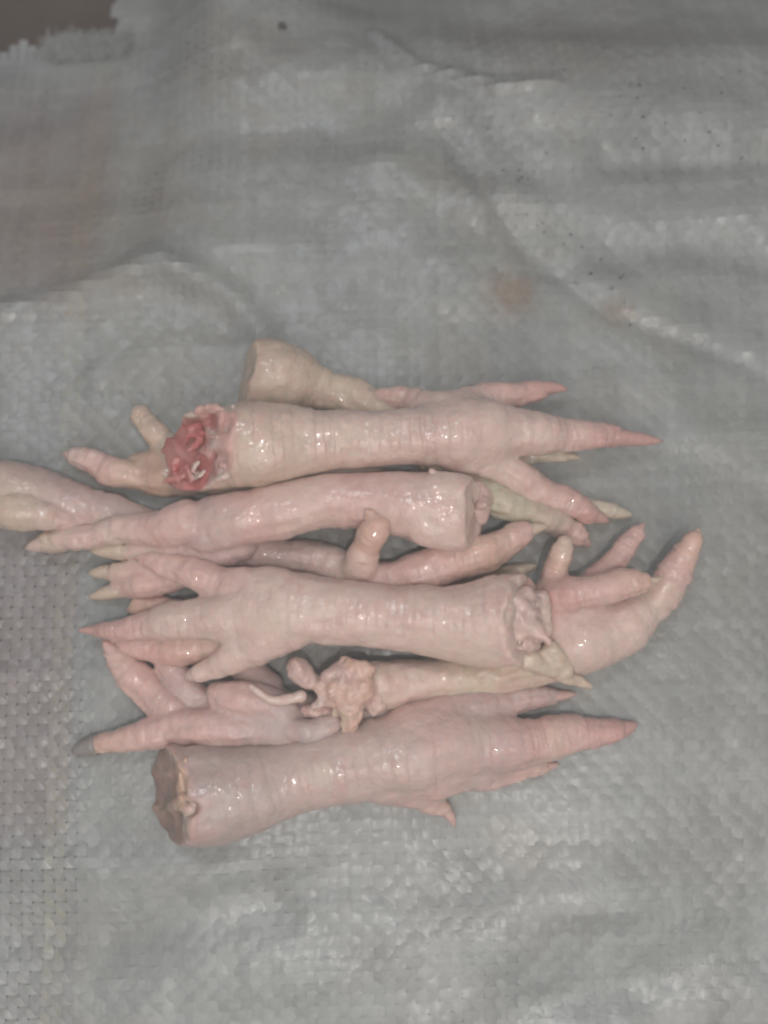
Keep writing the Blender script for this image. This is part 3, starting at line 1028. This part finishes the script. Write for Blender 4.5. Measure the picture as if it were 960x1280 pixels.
fC = make_foot('large pale chicken foot across the middle, toes pointing left, pinkish cut end at right',
    [dict(p=[(672, 774, 92, 56), (635, 774, 92, 56), (580, 774, 88, 46), (510, 771, 84, 39), (430, 764, 84, 37), (370, 760, 82, 42), (325, 758, 76, 38)], c=C(PALE, PALE, PALE, PALE, PALE), s=.6),
     dict(p=[(600, 800, 92, 28), (520, 788, 88, 22), (430, 778, 86, 20)], c=C(CREAM, PALE, PALE), s=.2, k=22),
     dict(p=[(340, 738, 78, 27), (290, 732, 70, 23), (240, 717, 60, 19), (205, 704, 52, 15), (182, 698, 46, 10)], c=C(PALE, PINK, PINK, PINK), s=.7),
     dict(p=[(340, 768, 80, 34), (285, 772, 76, 28), (230, 776, 66, 24), (180, 782, 54, 19), (145, 787, 46, 13), (126, 788, 40, 9)], c=C(PALE, PALE, PALE, PALE, PINK, ROSE), s=1),
     dict(p=[(355, 785, 78, 32), (322, 806, 74, 23), (288, 826, 66, 19), (258, 837, 58, 15), (248, 841, 55, 12)], c=C(PALE, PALE, PALE, PALE), s=.6, k=10),
     dict(p=[(320, 792, 46, 24), (265, 806, 38, 23), (215, 815, 34, 20), (170, 808, 32, 12), (150, 802, 30, 8)], c=C(PINK, PEACH, ROSEP, PINK), s=.3, k=3)],
    [(2, 153, 689, 40, ROSE, .8), (3, 97, 788, 34, ROSE, .85), (4, 231, 848, 48, PALE, 1.0), (5, 132, 796, 34, PINK, .8)],
    cuts=[(655, 772, 92, (.86, -.06, .52), 85, 2.5, [
        (640, 745, 9, 4, PALE), (645, 768, 8, 6, PALE), (650, 790, 9, 3, CARTP), (665, 740, 9, -2, PINK), (664, 765, 7, -5, CARTP), (672, 780, 9, 2, CARTP), (682, 752, 9, 1, PINK), (683, 790, 8, 2, PALE),
        (662, 810, 10, 1, PALE), (655, 776, 1, -9, PINKC), (630, 770, 6, 0, PALE), (635, 810, 9, 0, PALE), (650, 722, 9, 0, PALE), (678, 815, 7, -3, CARTP), (674, 798, 1, -8, PINKC)])], seed=71, k=12)
tissue('cartilage', fC, [([(646, 756, 112, 14), (652, 772, 110, 14)], CARTP), ([(672, 752, 88, 14), (676, 785, 84, 16)], PALE), ([(662, 802, 92, 14)], CARTP)] + strands(12, (640, 676, 738, 808, 104, 118), (10, 22), (2, 4), (CARTP, PALE, PINK), 55, (.6, .8)),
    'knobbly pink cut joint face', lump=3.0, ns=12, k=14)
tissue('skin_flap', fC, [([(660, 822, 74, 16), (690, 836, 60, 13), (715, 848, 48, 9), (738, 858, 40, 4)], CREAM), ([(688, 812, 74, 12), (710, 835, 58, 9)], CREAM)], 'yellowish strip of loose skin', lump=2.0)

fD = make_foot('chicken foot lowest in the photo, brown cut face at its left, toes pointing right',
    [dict(p=[(200, 990, 62, 60), (240, 994, 60, 60), (300, 988, 56, 53), (350, 974, 50, 45), (410, 960, 48, 42), (470, 948, 48, 48), (525, 940, 46, 52), (565, 936, 42, 44)], c=C(DULL, DULL, PALED, PALED, PALED), s=.7),
     dict(p=[(260, 1008, 60, 40), (340, 990, 52, 32), (430, 970, 46, 30)], c=C(PALED, PALED, PALED), s=0, k=20),
     dict(p=[(540, 932, 46, 42), (600, 930, 44, 36), (660, 926, 36, 29), (720, 919, 26, 21), (765, 912, 17, 15)], c=C(PINK, MAUVE, PINK, PINK, ROSE), s=1),
     dict(p=[(520, 912, 42, 36), (580, 888, 34, 25), (640, 876, 24, 19), (690, 871, 14, 11)], c=C(PINK, MAUVE, MAUVE, MAUVE), s=.6),
     dict(p=[(545, 965, 36, 34), (600, 967, 26, 21), (650, 963, 16, 14), (680, 959, 11, 9)], c=C(PINK, MAUVE, PINK, PINK), s=.9),
     dict(p=[(490, 975, 34, 32), (535, 1000, 22, 18), (556, 1012, 14, 11)], c=C(PINK, PINK, PINK), s=.2)],
    [(2, 798, 904, 10, ROSE, .95), (3, 722, 867, 7, PINK), (4, 700, 955, 6, PINK), (5, 568, 1034, 4, PINK)],
    cuts=[(214, 990, 66, (-.84, -.08, .55), 110, 5.0, [
        (203, 985, 20, -6, BROWND), (212, 1030, 14, -3, BROWND), (200, 955, 13, -2, BROWND), (214, 1005, 7, 4, BEIGED), (208, 968, 5, 3, BEIGED), (196, 1012, 6, 2, BEIGED), (222, 945, 6, 3, BEIGE), (229, 962, 4, 4, PEACHD), (230, 985, 3, 4, PEACHD), (228, 1003, 5, 5, PEACHD),
        (240, 1008, 5, -5, BROWN), (240, 990, 5, 3, BEIGE), (243, 960, 8, 0, MAUVE), (238, 1030, 7, 2, BEIGE), (250, 1040, 8, 0, MAUVE)])], seed=81, k=12)
tissue('bone_edge', fD, [([(232, 950, 94, 4), (227, 970, 92, 4), (231, 990, 92, 5), (226, 1006, 90, 5), (236, 1020, 92, 4)], PEACHD), ([(238, 996, 98, 5), (250, 1004, 100, 4)], BEIGE)] + strands(10, (222, 244, 945, 1030, 84, 98), (10, 20), (1.6, 3.2), (PEACHD, BEIGE, PINK), 35, (.3, 1)), 'yellowish bone edge in the cut face', lump=2.0, ns=9)

fA = make_foot('topmost chicken foot with a bloody red cut joint at left and toes pointing right',
    [dict(p=[(185, 568, 78, 46), (250, 562, 84, 52), (310, 556, 90, 53), (350, 553, 88, 46), (400, 549, 86, 37), (460, 546, 85, 34), (520, 544, 84, 36), (565, 539, 82, 42), (600, 537, 78, 40)], c=C(PALE, CREAM, PALE, PALE, PALE), s=1.3),
     dict(p=[(330, 570, 88, 34), (420, 560, 84, 22), (520, 552, 82, 22)], c=C(CREAM, CREAM, PALE), s=.8, k=20),
     dict(p=[(575, 538, 80, 40), (630, 538, 74, 33), (680, 541, 64, 25), (730, 545, 52, 19), (768, 547, 42, 14)], c=C(PALE, PALE, PALE, PINK, ROSE), s=.8),
     dict(p=[(560, 520, 70, 32), (600, 500, 56, 18), (640, 493, 46, 13), (675, 488, 38, 11)], c=C(PALE, PINK, PINK, ROSE), s=.5),
     dict(p=[(575, 558, 72, 34), (610, 580, 60, 21), (655, 602, 48, 19), (700, 624, 36, 17), (735, 641, 27, 14)], c=C(PALE, PALE, PINK, ROSE), s=.5),
     dict(p=[(545, 518, 66, 28), (510, 502, 50, 15), (478, 495, 42, 12), (458, 495, 36, 11)], c=C(PALE, PINK, PINK, ROSE), s=.2)],
    [(2, 830, 552, 22, ROSE, .92), (3, 710, 488, 28, ROSE, .9), (4, 762, 653, 15, ROSE, .9), (5, 441, 497, 30, MAUVE, .9)],
    cuts=[(252, 560, 92, (-.66, -.04, .75), 150, 5.5, [(195, 560, 14, -3, RED), (208, 600, 12, -2, RED), 
        (245, 586, 22, -8, RED), (213, 572, 16, -3, ROSED), (240, 545, 17, -10, RED), (262, 526, 9, -9, RED), (222, 606, 14, -2, ROSED), (250, 604, 9, -5, RED), (232, 572, 7, -3, ROSED), (256, 566, 6, -1, PINKC),
        (231, 548, 4, -16, DRED), (252, 512, 10, 5, CART), (283, 520, 14, 4, PINKC), (292, 548, 15, 6, CART), (284, 536, 1, -7, DRED), (262, 540, 2, 6, WHITE), (266, 556, 2, 6, WHITE),
        (240, 518, 4, 5, WHITE), (288, 582, 16, 4, CART), (274, 606, 12, 3, PALE), (258, 616, 8, 3, CART), (268, 570, 0, -10, DRED), (300, 605, 12, 0, PALE), (312, 560, 10, 0, PALE), (310, 525, 10, 0, PINK)])], seed=91, k=12)
tissue('cartilage', fA, [([(242, 515, 95, 4), (262, 509, 111, 5), (278, 513, 117, 5)], CART), ([(286, 540, 120, 8), (290, 550, 121, 8)], CART),
    ([(283, 590, 103, 8), (270, 606, 90, 7)], CART)] + strands(9, (272, 296, 512, 606, 104, 120), (12, 24), (1.8, 3.6), (CART, WHITE, PINKC), 15, (-1, .3)),
    'pale pink cartilage of the cut joint', lump=2.0, ns=8)
tissue('red_flesh', fA, strands(5, (236, 256, 532, 556, 78, 86), (14, 26), (2.2, 4), (RED, ROSED), 25, (-.5, 1))
    + strands(7, (216, 250, 568, 600, 52, 72), (14, 28), (2.5, 4.5), (RED, ROSED, ROSED), 26, (-.6, .8))
    + strands(4, (244, 262, 572, 596, 76, 86), (10, 20), (1.5, 3), (WHITE, PINKC), 27, (-.6, .8)), 'wet red flesh fibres of the cut joint', lump=1.6, ns=7, k=6)

# ---------------------------------------------------------------- dirt, and dark lumps standing in for weave holes
m, nt, b = new_mat('dark_speck')
b.inputs['Base Color'].default_value = (0.06, 0.06, 0.055, 1)
b.inputs['Roughness'].default_value = 0.7


def speck(x, y, r, seed):
    rr = random.Random(seed)
    h = float(sack_h(x, y)) + 2.6
    vs, fs = [], []
    for lay, (q, zz) in enumerate(((1.0, -0.6), (0.85, 0.5), (0.3, 0.9))):
        for a in range(7):
            an = a * 2 * math.pi / 7 + lay * .3
            k = r * q * rr.uniform(.6, 1.25)
            vs.append((x + math.cos(an) * k, y + math.sin(an) * k * 0.8, h + zz * r * 0.45))
    for lay in (0, 1):
        for a in range(7):
            fs.append((lay * 7 + a, lay * 7 + (a + 1) % 7, lay * 7 + 7 + (a + 1) % 7, lay * 7 + 7 + a))
    fs.append(tuple(14 + a for a in range(7)))
    return vs, fs


av, af = [], []
for k in range(85):
    if k < 58:
        x, y = rng.gauss(810, 95), rng.gauss(130, 45)
    else:
        t = rng.random()
        x, y = 600 + 180 * t + rng.gauss(0, 14), 170 + 215 * t + rng.gauss(0, 14)
    p, _ = at(x, y, 0)
    vs, fs = speck(p[0], p[1], rng.uniform(0.6, 2.0), k)
    o_ = len(av)
    av += vs
    af += [tuple(i + o_ for i in q) for q in fs]
tag(mesh_obj('grit_hole_specks', np.array(av) * U, af, m, None), 'scattered tiny dark specks of dirt and weave holes on the far right of the sack', 'dirt', kind='stuff')
p, _ = at(350, 18, 0)
vs, fs = speck(p[0], p[1], 6.5, 999)
tag(mesh_obj('dirt_crumb', np.array(vs) * U, fs, m, None), 'single dark dirt crumb on the sack near the top edge', 'dirt')

# ---------------------------------------------------------------- added volume box, standing in for the pale veil of a smeared lens
m = bpy.data.materials.new('lens_veil_volume')
m.use_nodes = True
nt = m.node_tree
nt.nodes.clear()
out = nt.nodes.new('ShaderNodeOutputMaterial')
pv = nt.nodes.new('ShaderNodeVolumePrincipled')
pv.inputs['Color'].default_value = (0.96, 0.98, 1.0, 1)
pv.inputs['Density'].default_value = 0.40
nt.links.new(pv.outputs[0], out.inputs['Volume'])
hx, hy, z0, z1 = 0.90, 0.90, FZ * U - 1.0, 0.30
hv_ = [(x, y, z) for z in (z0, z1) for x, y in ((-hx, -hy), (hx, -hy), (hx, hy), (-hx, hy))]
hf = [(3, 2, 1, 0), (4, 5, 6, 7), (0, 1, 5, 4), (1, 2, 6, 5), (2, 3, 7, 6), (3, 0, 4, 7)]
tag(mesh_obj('lens_veil', np.array(hv_), hf, m, smooth=False), kind='stuff')
